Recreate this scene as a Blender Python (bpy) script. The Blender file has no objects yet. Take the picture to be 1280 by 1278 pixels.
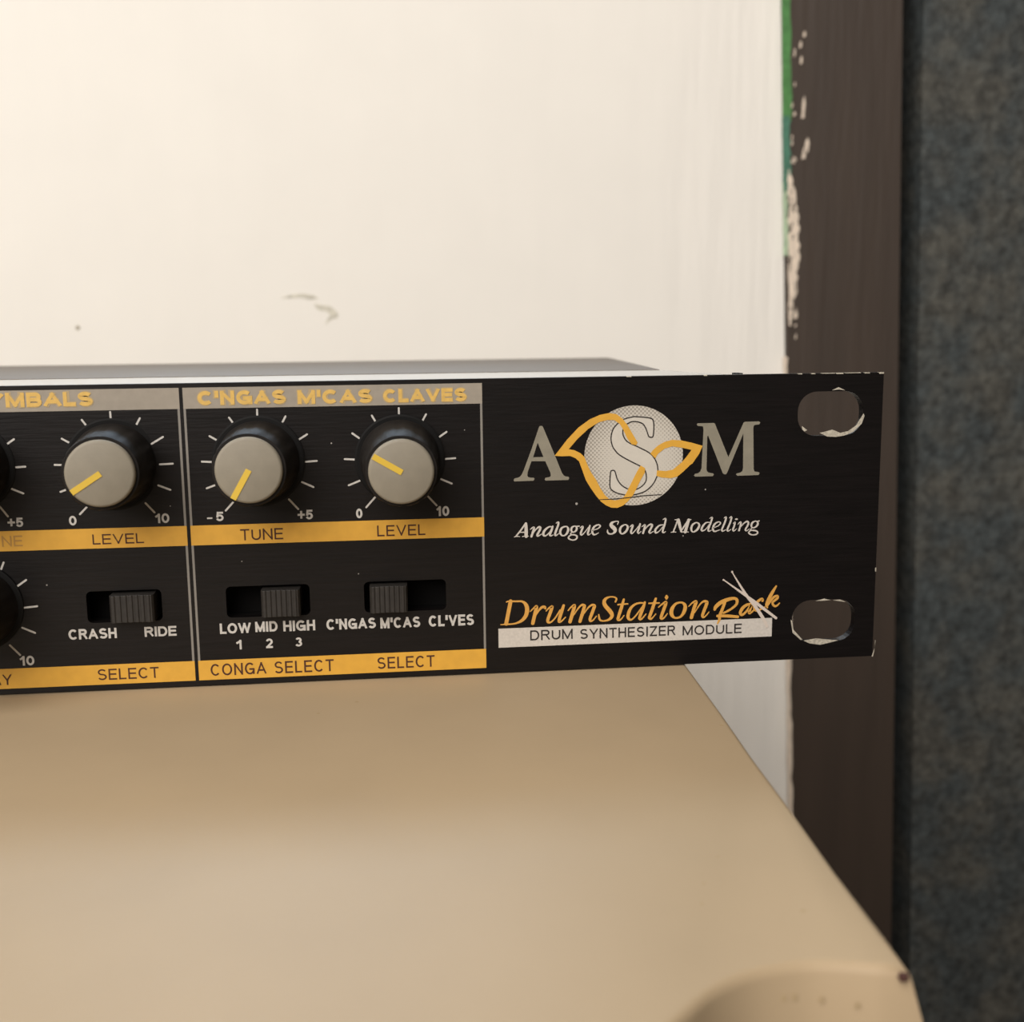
import bpy, bmesh, math, random
from mathutils import Vector, Matrix
from mathutils.geometry import tessellate_polygon

random.seed(7)
SC = bpy.context.scene
COL = SC.collection
MM = 0.001

# ---------------------------------------------------------------- camera
cam_d = bpy.data.cameras.new('camera')
cam_d.sensor_fit = 'HORIZONTAL'
cam_d.sensor_width = 36.0
cam_d.lens = 36.0 * 1369.985 / 1280.0
cam_d.clip_start = 0.005
cam_d.dof.use_dof = True
cam_d.dof.focus_distance = 0.160
cam_d.dof.aperture_fstop = 34.0
cam = bpy.data.objects.new('camera', cam_d)
COL.objects.link(cam)
_r = Vector((0.99397402, -0.10900509, -0.01155584))
_f = Vector((0.10587525, 0.98200982, -0.15635581))
_u = Vector((0.02839152, 0.15419014, 0.98763319))
cam.matrix_world = Matrix(((_r.x, _u.x, -_f.x, -0.072934), (_r.y, _u.y, -_f.y, -0.1574464), (_r.z, _u.z, -_f.z, 0.0494583), (0, 0, 0, 1)))
SC.camera = cam

# ---------------------------------------------------------------- world, lights, exposure
w = bpy.data.worlds.new('room_ambience')
SC.world = w
w.use_nodes = True
wn, wl = w.node_tree.nodes, w.node_tree.links
wn['Background'].inputs['Color'].default_value = (1.0, 0.84, 0.68, 1)
wt = wn.new('ShaderNodeTexCoord')
ws = wn.new('ShaderNodeSeparateXYZ')
wr = wn.new('ShaderNodeMapRange')          # the room is brighter towards its left side
wr.inputs['From Min'].default_value = -0.8
wr.inputs['From Max'].default_value = 0.7
wr.inputs['To Min'].default_value = 0.36
wr.inputs['To Max'].default_value = 0.05
wl.new(wt.outputs['Generated'], ws.inputs['Vector'])
wl.new(ws.outputs['X'], wr.inputs['Value'])
wl.new(wr.outputs['Result'], wn['Background'].inputs['Strength'])


def area(name, loc, target, size, power, color):
    d = bpy.data.lights.new(name, 'AREA')
    d.shape = 'DISK'
    d.size = size
    d.energy = power
    d.color = color
    o = bpy.data.objects.new(name, d)
    COL.objects.link(o)
    o.location = loc
    o.rotation_euler = (Vector(target) - Vector(loc)).to_track_quat('-Z', 'Y').to_euler()
    return o


area('ceiling_lamp', (-0.57, -0.80, 0.82), (-0.05, 0.15, 0.05), 1.35, 27.0, (1.0, 0.94, 0.89))
lamp = area('wall_lamp', (-0.12, 0.262, 0.282), (-0.075, -0.07, 0.0), 0.30, 0.098, (0.58, 0.78, 1.0))
lamp.data.shape = 'ELLIPSE'
lamp.data.size_y = 0.07
lamp.data.spread = math.radians(62)
SC.view_settings.view_transform = 'Standard'
SC.view_settings.look = 'None'
SC.view_settings.exposure = 0.0
SC.view_settings.gamma = 1.0
SC.view_settings.use_curve_mapping = False


# ---------------------------------------------------------------- materials
def srgb(r, g, b):
    def c(v):
        v /= 255.0
        return v / 12.92 if v <= 0.04045 else ((v + 0.055) / 1.055) ** 2.4
    return (c(r), c(g), c(b), 1)


def mat(name, col, rough=0.6, metal=0.0, spec=0.5, noise=0.0, scale=200.0, stretch=(1, 1, 1), bump=0.0, bscale=None, detail=3.0):
    m = bpy.data.materials.new(name)
    m.use_nodes = True
    nt = m.node_tree
    b = nt.nodes['Principled BSDF']
    b.inputs['Base Color'].default_value = col
    b.inputs['Roughness'].default_value = rough
    b.inputs['Metallic'].default_value = metal
    b.inputs['Specular IOR Level'].default_value = spec
    tc = nt.nodes.new('ShaderNodeTexCoord')
    mp = nt.nodes.new('ShaderNodeMapping')
    mp.inputs['Scale'].default_value = stretch
    nt.links.new(tc.outputs['Object'], mp.inputs['Vector'])
    if noise:
        n = nt.nodes.new('ShaderNodeTexNoise')
        n.inputs['Scale'].default_value = scale
        n.inputs['Detail'].default_value = detail
        nt.links.new(mp.outputs['Vector'], n.inputs['Vector'])
        r = nt.nodes.new('ShaderNodeMapRange')
        r.inputs['From Min'].default_value = 0.3
        r.inputs['From Max'].default_value = 0.7
        r.inputs['To Min'].default_value = 1 - noise
        r.inputs['To Max'].default_value = 1 + noise
        nt.links.new(n.outputs['Fac'], r.inputs['Value'])
        mx = nt.nodes.new('ShaderNodeMix')
        mx.data_type = 'RGBA'
        mx.blend_type = 'MULTIPLY'
        mx.inputs['Factor'].default_value = 1.0
        mx.inputs['A'].default_value = col
        nt.links.new(r.outputs['Result'], mx.inputs['B'])
        nt.links.new(mx.outputs['Result'], b.inputs['Base Color'])
    if bump:
        n2 = nt.nodes.new('ShaderNodeTexNoise')
        n2.inputs['Scale'].default_value = bscale or scale
        n2.inputs['Detail'].default_value = 4.0
        nt.links.new(mp.outputs['Vector'], n2.inputs['Vector'])
        bp = nt.nodes.new('ShaderNodeBump')
        bp.inputs['Strength'].default_value = bump
        bp.inputs['Distance'].default_value = 0.001
        nt.links.new(n2.outputs['Fac'], bp.inputs['Height'])
        nt.links.new(bp.outputs['Normal'], b.inputs['Normal'])
    return m


M_PANEL = mat('black_anodised', srgb(11, 8, 8), 0.40, spec=0.30, noise=0.35, scale=900, stretch=(0.12, 1, 1.6), bump=0.05, bscale=1500)
M_WHITE = mat('white_print', srgb(184, 181, 175), 0.6, noise=0.10, scale=2500)
M_CREAM = mat('cream_print', srgb(190, 184, 175), 0.6, noise=0.08, scale=2500)
M_YEL = mat('yellow_print', srgb(205, 155, 54), 0.55, noise=0.05, scale=600)
M_GOLD = mat('gold_print', srgb(200, 148, 68), 0.55, noise=0.08, scale=1200)
M_HEADT = mat('pale_yellow_print', srgb(205, 168, 88), 0.6, noise=0.08, scale=1500)
M_GREY = mat('grey_print', srgb(146, 138, 125), 0.6, noise=0.06, scale=700)
M_UNDER = mat('tan_underprint', srgb(166, 147, 112), 0.6, noise=0.06, scale=900)
M_LINE = mat('grey_line_print', srgb(124, 120, 113), 0.6)
M_EMB = mat('olive_grey_print', srgb(128, 123, 108), 0.6, noise=0.08, scale=600)
M_BRN = mat('dark_brown_print', srgb(66, 30, 12), 0.7, noise=0.15, scale=2500)
M_FADE = mat('faded_print', srgb(170, 128, 62), 0.7)
M_INK = mat('black_ink', srgb(30, 24, 20), 0.7)
M_SFILL = mat('pale_emblem_print', srgb(192, 187, 176), 0.6, noise=0.03, scale=900)
M_STICK = mat('pale_stick_print', srgb(196, 184, 172), 0.6)
M_METAL = mat('bare_aluminium', srgb(225, 218, 200), 0.38, metal=0.55, noise=0.25, scale=2500)
M_SLATE = mat('chassis_light', srgb(180, 174, 164), 0.5, noise=0.05, scale=900)
M_COVER = mat('chassis_dark', srgb(94, 84, 72), 0.55, noise=0.10, scale=260, stretch=(0.4, 1, 1))
M_KNOB = mat('black_knob_plastic', srgb(24, 21, 19), 0.62, spec=0.22, noise=0.3, scale=500)
M_COLLAR = mat('black_collar', srgb(10, 10, 10), 0.7, spec=0.2)
M_CAP = mat('grey_knob_cap', srgb(130, 124, 110), 0.6, noise=0.05, scale=500, bump=0.03, bscale=2500)
M_POINT = mat('yellow_pointer', srgb(206, 174, 62), 0.5)
M_SLIDE = mat('switch_plastic', srgb(34, 31, 28), 0.55, noise=0.25, scale=1500)
M_SWBOX = mat('switch_housing', srgb(12, 11, 11), 0.8, spec=0.1)
M_RUB = mat('rubber', srgb(25, 25, 25), 0.8)
M_BEIGE = mat('beige_paint', srgb(163, 144, 116), 0.50, spec=0.28, noise=0.025, scale=60, bump=0.02, bscale=1800)
M_RUST = mat('rust_chip', srgb(62, 31, 23), 0.8, noise=0.3, scale=2000)
M_SPECK = mat('dirt_speck', srgb(158, 138, 105), 0.8)
M_DUST = mat('dust', srgb(150, 146, 140), 0.9)
M_TRIM = mat('brown_painted_wood', srgb(57, 46, 37), 0.6, spec=0.75, noise=0.16, scale=60, stretch=(1, 1, 0.10), bump=0.25, bscale=260)
M_GREEN = mat('old_green_paint', srgb(76, 130, 72), 0.6, noise=0.2, scale=300)
M_TEAL = mat('old_teal_paint', srgb(72, 120, 100), 0.6, noise=0.2, scale=300)
M_CHIPW = mat('white_paint_chip', srgb(222, 208, 190), 0.6, noise=0.1, scale=500)
M_FLOOR = mat('dark_floor', srgb(90, 72, 56), 0.6, noise=0.2, scale=8, stretch=(1, 6, 1))


def door_mat():
    m = mat('dark_mottled_paint', srgb(66, 70, 71), 0.7, spec=0.45, noise=0.48, scale=250, bump=0.5, bscale=420, detail=6)
    nt = m.node_tree
    b = nt.nodes['Principled BSDF']
    mul = b.inputs['Base Color'].links[0].from_node
    tc = nt.nodes.new('ShaderNodeTexCoord')
    n = nt.nodes.new('ShaderNodeTexNoise')
    n.inputs['Scale'].default_value = 48
    n.inputs['Detail'].default_value = 5
    nt.links.new(tc.outputs['Object'], n.inputs['Vector'])
    cr = nt.nodes.new('ShaderNodeValToRGB')
    cr.color_ramp.elements[0].position = 0.38
    cr.color_ramp.elements[0].color = srgb(58, 64, 65)
    cr.color_ramp.elements[1].position = 0.64
    cr.color_ramp.elements[1].color = srgb(72, 72, 67)
    nt.links.new(n.outputs['Fac'], cr.inputs['Fac'])
    nt.links.new(cr.outputs['Color'], mul.inputs['A'])
    return m


def wall_mat():
    m = mat('white_wall_paint', srgb(236, 234, 227), 0.75, spec=0.2, noise=0.012, scale=30)
    nt = m.node_tree
    b = nt.nodes['Principled BSDF']
    tc = nt.nodes.new('ShaderNodeTexCoord')
    # brush strokes: vertical, stronger towards the woodwork on the right
    mp = nt.nodes.new('ShaderNodeMapping')
    mp.inputs['Scale'].default_value = (1.0, 1.0, 0.10)
    mp.inputs['Rotation'].default_value = (0, 0.03, 0)
    nt.links.new(tc.outputs['Object'], mp.inputs['Vector'])
    n = nt.nodes.new('ShaderNodeTexNoise')
    n.inputs['Scale'].default_value = 110
    n.inputs['Detail'].default_value = 5
    nt.links.new(mp.outputs['Vector'], n.inputs['Vector'])
    sx = nt.nodes.new('ShaderNodeSeparateXYZ')
    nt.links.new(tc.outputs['Object'], sx.inputs['Vector'])
    rg = nt.nodes.new('ShaderNodeMapRange')
    rg.inputs['From Min'].default_value = 0.02
    rg.inputs['From Max'].default_value = 0.085
    rg.inputs['To Min'].default_value = 0.10
    rg.inputs['To Max'].default_value = 0.42
    nt.links.new(sx.outputs['X'], rg.inputs['Value'])
    bp = nt.nodes.new('ShaderNodeBump')
    bp.inputs['Distance'].default_value = 0.002
    nt.links.new(rg.outputs['Result'], bp.inputs['Strength'])
    nt.links.new(n.outputs['Fac'], bp.inputs['Height'])
    nt.links.new(bp.outputs['Normal'], b.inputs['Normal'])
    return m


def ball_mat():
    """halftone: a rotated dot screen whose dots grow towards the rim"""
    m = bpy.data.materials.new('halftone_print')
    m.use_nodes = True
    nt = m.node_tree
    N, L = nt.nodes.new, nt.links.new
    b = nt.nodes['Principled BSDF']
    b.inputs['Roughness'].default_value = 0.6
    tc = N('ShaderNodeTexCoord')
    sx = N('ShaderNodeSeparateXYZ')
    L(tc.outputs['Object'], sx.inputs['Vector'])

    def mt(op, a, c=None):
        q = N('ShaderNodeMath')
        q.operation = op
        for i, v in enumerate((a, c)):
            if v is None:
                continue
            if isinstance(v, (int, float)):
                q.inputs[i].default_value = v
            else:
                L(v, q.inputs[i])
        return q.outputs[0]
    k = 2 * math.pi / 0.00042
    u = mt('MULTIPLY', mt('ADD', sx.outputs['X'], sx.outputs['Z']), k * 0.7071)
    v = mt('MULTIPLY', mt('SUBTRACT', sx.outputs['X'], sx.outputs['Z']), k * 0.7071)
    d = mt('MULTIPLY', mt('ADD', mt('COSINE', u), mt('COSINE', v)), 0.25)       # -0.5 .. 0.5
    dx = mt('SUBTRACT', sx.outputs['X'], -0.0371)
    dz = mt('SUBTRACT', sx.outputs['Z'], 0.0316)
    r = mt('SQRT', mt('ADD', mt('MULTIPLY', dx, dx), mt('MULTIPLY', dz, dz)))
    g = mt('SUBTRACT', mt('MULTIPLY', r, 150.0), 1.05)
    t = mt('ADD', d, g)
    ss = N('ShaderNodeMapRange')
    ss.interpolation_type = 'SMOOTHSTEP'
    ss.inputs['From Min'].default_value = -0.25
    ss.inputs['From Max'].default_value = 0.35
    L(t, ss.inputs['Value'])
    mx = N('ShaderNodeMix')
    mx.data_type = 'RGBA'
    mx.inputs['A'].default_value = srgb(188, 183, 172)
    mx.inputs['B'].default_value = srgb(140, 134, 124)
    L(ss.outputs['Result'], mx.inputs['Factor'])
    L(mx.outputs['Result'], b.inputs['Base Color'])
    return m


# ---------------------------------------------------------------- mesh helpers (coordinates in millimetres)
def link(name, bm, m, parent=None, smooth=False, bevel=None):
    me = bpy.data.meshes.new(name)
    bmesh.ops.scale(bm, vec=(MM, MM, MM), verts=bm.verts)
    bm.normal_update()
    bm.to_mesh(me)
    bm.free()
    me.materials.append(m)
    o = bpy.data.objects.new(name, me)
    COL.objects.link(o)
    if parent:
        o.parent = parent
    if smooth:
        for p in me.polygons:
            p.use_smooth = True
    if bevel:
        md = o.modifiers.new('bevel', 'BEVEL')
        md.width = bevel * MM
        md.segments = 3
        md.limit_method = 'ANGLE'
    return o


def tag(o, label=None, cat=None, kind=None):
    if label:
        o['label'] = label
    if cat:
        o['category'] = cat
    if kind:
        o['kind'] = kind
    return o


def box(bm, x0, x1, y0, y1, z0, z1):
    v = [bm.verts.new(c) for c in ((x0, y0, z0), (x1, y0, z0), (x1, y1, z0), (x0, y1, z0), (x0, y0, z1), (x1, y0, z1), (x1, y1, z1), (x0, y1, z1))]
    for f in ((0, 1, 5, 4), (1, 2, 6, 5), (2, 3, 7, 6), (3, 0, 4, 7), (4, 5, 6, 7), (3, 2, 1, 0)):
        bm.faces.new([v[i] for i in f])


def prism_xz(bm, loops, y0, y1):
    """loops of (x, z): the first is the outline, the rest are holes; solid between y0 (front) and y1 (back)"""
    pts = [p for lp in loops for p in lp]
    tris = tessellate_polygon([[Vector((p[0], p[1], 0)) for p in lp] for lp in loops])
    a = [bm.verts.new((p[0], y0, p[1])) for p in pts]
    c = [bm.verts.new((p[0], y1, p[1])) for p in pts]
    for t in tris:
        try:
            bm.faces.new([a[i] for i in t])
            bm.faces.new([c[i] for i in reversed(t)])
        except ValueError:
            pass
    k = 0
    for lp in loops:
        n = len(lp)
        for i in range(n):
            j = (i + 1) % n
            bm.faces.new((a[k + i], a[k + j], c[k + j], c[k + i]))
        k += n
    bmesh.ops.recalc_face_normals(bm, faces=bm.faces)


def prism_xy(bm, lp, z0, z1):
    a = [bm.verts.new((p[0], p[1], z0)) for p in lp]
    c = [bm.verts.new((p[0], p[1], z1)) for p in lp]
    n = len(lp)
    top = bm.faces.new(c)
    bm.faces.new(list(reversed(a)))
    for i in range(n):
        j = (i + 1) % n
        bm.faces.new((a[i], a[j], c[j], c[i]))
    bmesh.ops.recalc_face_normals(bm, faces=bm.faces)
    return top


def flat(bm, loops, y):
    """ink on the panel: a filled outline of (x, z) points"""
    pts = [p for lp in loops for p in lp]
    vs = [bm.verts.new((p[0], y, p[1])) for p in pts]
    for t in tessellate_polygon([[Vector((p[0], p[1], 0)) for p in lp] for lp in loops]):
        f = bm.faces.new([vs[i] for i in t])
        f.normal_update()
        if f.normal.y > 0:
            f.normal_flip()


def smooth_loop(pts, closed=True, k=4):
    out = []
    n = len(pts)
    for i in range(n if closed else n - 1):
        p = [pts[(i + j) % n] if closed else pts[max(0, min(n - 1, i + j))] for j in (-1, 0, 1, 2)]
        for s in range(k):
            t = s / k
            out.append(tuple(0.5 * (2 * p[1][c] + (p[2][c] - p[0][c]) * t + (2 * p[0][c] - 5 * p[1][c] + 4 * p[2][c] - p[3][c]) * t * t
                                    + (3 * p[1][c] - p[0][c] - 3 * p[2][c] + p[3][c]) * t ** 3) for c in range(len(pts[0]))))
    if not closed:
        out.append(tuple(pts[-1]))
    return out


def ribbon(bm, stroke, y, k=5):
    """a pen stroke of changing width: stroke[0] says closed, then (x, z, width)"""
    closed, pts = bool(stroke[0]), [tuple(p) for p in stroke[1:]]
    q = smooth_loop(pts, closed, k) if len(pts) > 2 else pts
    n = len(q)
    L, R = [], []
    for i in range(n):
        a = q[(i - 1) % n] if closed else q[max(0, i - 1)]
        c = q[(i + 1) % n] if closed else q[min(n - 1, i + 1)]
        dx, dz = c[0] - a[0], c[1] - a[1]
        d = math.hypot(dx, dz) or 1
        h = max(q[i][2], 0.02) / 2
        L.append(bm.verts.new((q[i][0] - dz / d * h, y, q[i][1] + dx / d * h)))
        R.append(bm.verts.new((q[i][0] + dz / d * h, y, q[i][1] - dx / d * h)))
    fs = []
    for i in range(n if closed else n - 1):
        j = (i + 1) % n
        fs.append(bm.faces.new((L[i], R[i], R[j], L[j])))
    if not closed:
        for i, sg in ((0, -1), (n - 1, 1)):     # rounded ends
            a, c = (q[0], q[1]) if i == 0 else (q[-1], q[-2])
            dx, dz = a[0] - c[0], a[1] - c[1]
            d = math.hypot(dx, dz) or 1
            h = max(q[i][2], 0.02) / 2
            ang = math.atan2(dz, dx)
            arc = [bm.verts.new((q[i][0] + h * math.cos(ang + t), y, q[i][1] + h * math.sin(ang + t))) for t in (-1.0, -0.4, 0.4, 1.0)]
            e0, e1 = (L[0], R[0]) if i == 0 else (R[-1], L[-1])
            fs.append(bm.faces.new([e0] + arc + [e1]))
    for f in fs:
        f.normal_update()
        if f.normal.y > 0:
            f.normal_flip()


def rrect(x0, x1, z0, z1, r, n=5):
    out = []
    for cx, cz, a0 in ((x1 - r, z1 - r, 0), (x0 + r, z1 - r, 90), (x0 + r, z0 + r, 180), (x1 - r, z0 + r, 270)):
        for i in range(n + 1):
            a = math.radians(a0 + 90 * i / n)
            out.append((cx + r * math.cos(a), cz + r * math.sin(a)))
    return out


def lathe_y(bm, prof, n=64, cx=0, cz=0, cap=True):
    """profile of (radius, y) turned about the y axis through (cx, cz)"""
    rings = []
    for r, y in prof:
        rings.append([bm.verts.new((cx + r * math.cos(2 * math.pi * i / n), y, cz + r * math.sin(2 * math.pi * i / n))) for i in range(n)])
    for a, c in zip(rings, rings[1:]):
        for i in range(n):
            j = (i + 1) % n
            bm.faces.new((a[i], a[j], c[j], c[i]))
    if cap:
        bm.faces.new(rings[0])
        bm.faces.new(rings[-1])
    bmesh.ops.recalc_face_normals(bm, faces=bm.faces)


# ---------------------------------------------------------------- plain sans capitals drawn with one pen width
def arc(cx, cz, rx, rz, a0, a1, n=14):
    return [(cx + rx * math.cos(math.radians(a0 + (a1 - a0) * i / n)), cz + rz * math.sin(math.radians(a0 + (a1 - a0) * i / n))) for i in range(n + 1)]


# glyph: (width / height, strokes on a unit square)
GLYPH = {
    'A': (0.92, [[(0, 0), (0.5, 1)], [(1, 0), (0.5, 1)], [(0.2, 0.30), (0.8, 0.30)]]),
    'B': (0.80, [[(0, 0), (0, 1)], [(0, 1)] + arc(0.62, 0.76, 0.32, 0.24, 90, -90) + [(0, 0.52)], [(0, 0.52)] + arc(0.66, 0.26, 0.34, 0.26, 90, -90) + [(0, 0)]]),
    'C': (0.88, [arc(0.52, 0.5, 0.52, 0.5, 42, 318, 26)]),
    'D': (0.84, [[(0, 0), (0, 1)], [(0, 1)] + arc(0.5, 0.5, 0.5, 0.5, 90, -90, 20) + [(0, 0)]]),
    'E': (0.74, [[(0, 0), (0, 1)], [(0, 1), (1, 1)], [(0, 0.52), (0.92, 0.52)], [(0, 0), (1, 0)]]),
    'G': (0.92, [arc(0.52, 0.5, 0.52, 0.5, 45, 345, 28), [(1.0, 0.02), (1.0, 0.44)], [(1.0, 0.44), (0.55, 0.44)]]),
    'H': (0.80, [[(0, 0), (0, 1)], [(1, 0), (1, 1)], [(0, 0.52), (1, 0.52)]]),
    'I': (0.22, [[(0.5, 0), (0.5, 1)]]),
    'K': (0.80, [[(0, 0), (0, 1)], [(0, 0.35), (0.95, 1)], [(0.3, 0.58), (1, 0)]]),
    'L': (0.66, [[(0, 0), (0, 1)], [(0, 0), (1, 0)]]),
    'M': (0.98, [[(0, 0), (0, 1)], [(1, 0), (1, 1)], [(0.02, 1), (0.5, 0.02)], [(0.98, 1), (0.5, 0.02)]]),
    'N': (0.82, [[(0, 0), (0, 1)], [(1, 0), (1, 1)], [(0.02, 1), (0.98, 0)]]),
    'O': (0.96, [arc(0.5, 0.5, 0.5, 0.5, 0, 360, 36)]),
    'R': (0.82, [[(0, 0), (0, 1)], [(0, 1)] + arc(0.64, 0.76, 0.30, 0.24, 90, -90) + [(0, 0.52)], [(0.55, 0.52), (0.98, 0)]]),
    'S': (0.80, [arc(0.5, 0.755, 0.46, 0.245, 25, 270, 16) + arc(0.5, 0.255, 0.5, 0.255, 90, -155, 16)]),
    'T': (0.78, [[(0.5, 0), (0.5, 1)], [(0, 1), (1, 1)]]),
    'U': (0.80, [[(0, 1)] + arc(0.5, 0.36, 0.5, 0.36, 180, 360, 16) + [(1, 1)]]),
    'V': (0.88, [[(0, 1), (0.5, 0)], [(1, 1), (0.5, 0)]]),
    'W': (1.28, [[(0, 1), (0.25, 0)], [(0.5, 1), (0.25, 0)], [(0.5, 1), (0.75, 0)], [(1, 1), (0.75, 0)]]),
    'Y': (0.86, [[(0, 1), (0.5, 0.42)], [(1, 1), (0.5, 0.42)], [(0.5, 0.45), (0.5, 0)]]),
    'Z': (0.76, [[(0, 1), (1, 1)], [(1, 1), (0, 0)], [(0, 0), (1, 0)]]),
    "'": (0.20, [[(0.5, 0.70), (0.5, 1)]]),
    '0': (0.66, [arc(0.5, 0.5, 0.5, 0.5, 0, 360, 32)]),
    '1': (0.44, [[(0.85, 0), (0.85, 1)], [(0.0, 0.74), (0.85, 0.95)]]),
    '2': (0.66, [arc(0.5, 0.70, 0.5, 0.30, 165, -25, 14) + [(0.05, 0.02)], [(0, 0), (1, 0)]]),
    '3': (0.66, [arc(0.48, 0.76, 0.44, 0.24, 160, -85, 12), arc(0.48, 0.26, 0.52, 0.26, 85, -160, 14)]),
    '5': (0.68, [[(0.18, 1), (0.95, 1)], [(0.18, 1), (0.08, 0.48)], [(0.08, 0.48)] + arc(0.48, 0.32, 0.52, 0.32, 140, -160, 18)]),
    '+': (0.70, [[(0.5, 0.12), (0.5, 0.88)], [(0, 0.5), (1, 0.5)]]),
    '-': (0.40, [[(0, 0.5), (1, 0.5)]]),
}


def word(name, body, x0, x1, z0, z1, y, m, parent, weight):
    """letters of pen width weight (share of the height) set between x0 and x1"""
    t = weight * (z1 - z0)
    gap = (0.13 if weight > 0.25 else 0.10 if weight > 0.18 else 0.17) * (z1 - z0)
    nat = [GLYPH[c][0] for c in body]
    free = (x1 - x0) - gap * (len(body) - 1)
    k = free / sum(nat)
    bm = bmesh.new()
    x = x0
    step = 0
    for c, wd in zip(body, nat):
        wd *= k
        tt = min(t, wd)
        for st in GLYPH[c][1]:
            diag = len(st) == 2 and abs(st[0][0] - st[1][0]) > 0.1 and abs(st[0][1] - st[1][1]) > 0.3
            pts = []
            for px, pz in st:
                pts.append((x + tt / 2 + px * max(wd - tt, 0.0), z0 + t / 2 + pz * (z1 - z0 - t)))
            if body == '-':
                pts = [(x0, (z0 + z1) / 2), (x1, (z0 + z1) / 2)]
                t = z1 - z0
            bar(bm, pts, t if not diag else t * 0.95, y - 0.004 * (step % 6), z0, z1, diag)
            step += 1
        x += wd + gap
    return link(name, bm, m, parent)


def bar(bm, pts, t, y, z0, z1, diag):
    """an even band along a line of points, mitred at its bends and square at its ends"""
    closed = math.hypot(pts[0][0] - pts[-1][0], pts[0][1] - pts[-1][1]) < 1e-6
    q = []
    for p in pts:
        if not q or math.hypot(p[0] - q[-1][0], p[1] - q[-1][1]) > 1e-5:
            q.append(p)
    if closed:
        q = q[:-1]
    n = len(q)
    h = t / 2
    if not closed:                      # run the ends out by half a pen so that corners close
        def out(a, c):
            d = math.hypot(a[0] - c[0], a[1] - c[1]) or 1
            return (a[0] + (a[0] - c[0]) / d * h, a[1] + (a[1] - c[1]) / d * h)
        if n == 2:
            q = [out(q[0], q[1]), out(q[1], q[0])]
    L, R = [], []
    for i in range(n):
        a = q[i - 1] if (closed or i) else None
        c = q[(i + 1) % n] if (closed or i < n - 1) else None
        d1 = d2 = None
        if a:
            e = math.hypot(q[i][0] - a[0], q[i][1] - a[1]) or 1
            d1 = ((q[i][0] - a[0]) / e, (q[i][1] - a[1]) / e)
        if c:
            e = math.hypot(c[0] - q[i][0], c[1] - q[i][1]) or 1
            d2 = ((c[0] - q[i][0]) / e, (c[1] - q[i][1]) / e)
        d1 = d1 or d2
        d2 = d2 or d1
        nx, nz = -(d1[1] + d2[1]), d1[0] + d2[0]
        e = math.hypot(nx, nz) or 1
        nx, nz = nx / e, nz / e
        s = h / max(0.5, nx * -d1[1] + nz * d1[0])
        zc = (lambda v: min(max(v, z0), z1)) if diag else (lambda v: v)
        L.append(bm.verts.new((q[i][0] + nx * s, y, zc(q[i][1] + nz * s))))
        R.append(bm.verts.new((q[i][0] - nx * s, y, zc(q[i][1] - nz * s))))
    for i in range(n if closed else n - 1):
        j = (i + 1) % n
        f = bm.faces.new((L[i], R[i], R[j], L[j]))
        f.normal_update()
        if f.normal.y > 0:
            f.normal_flip()


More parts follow.
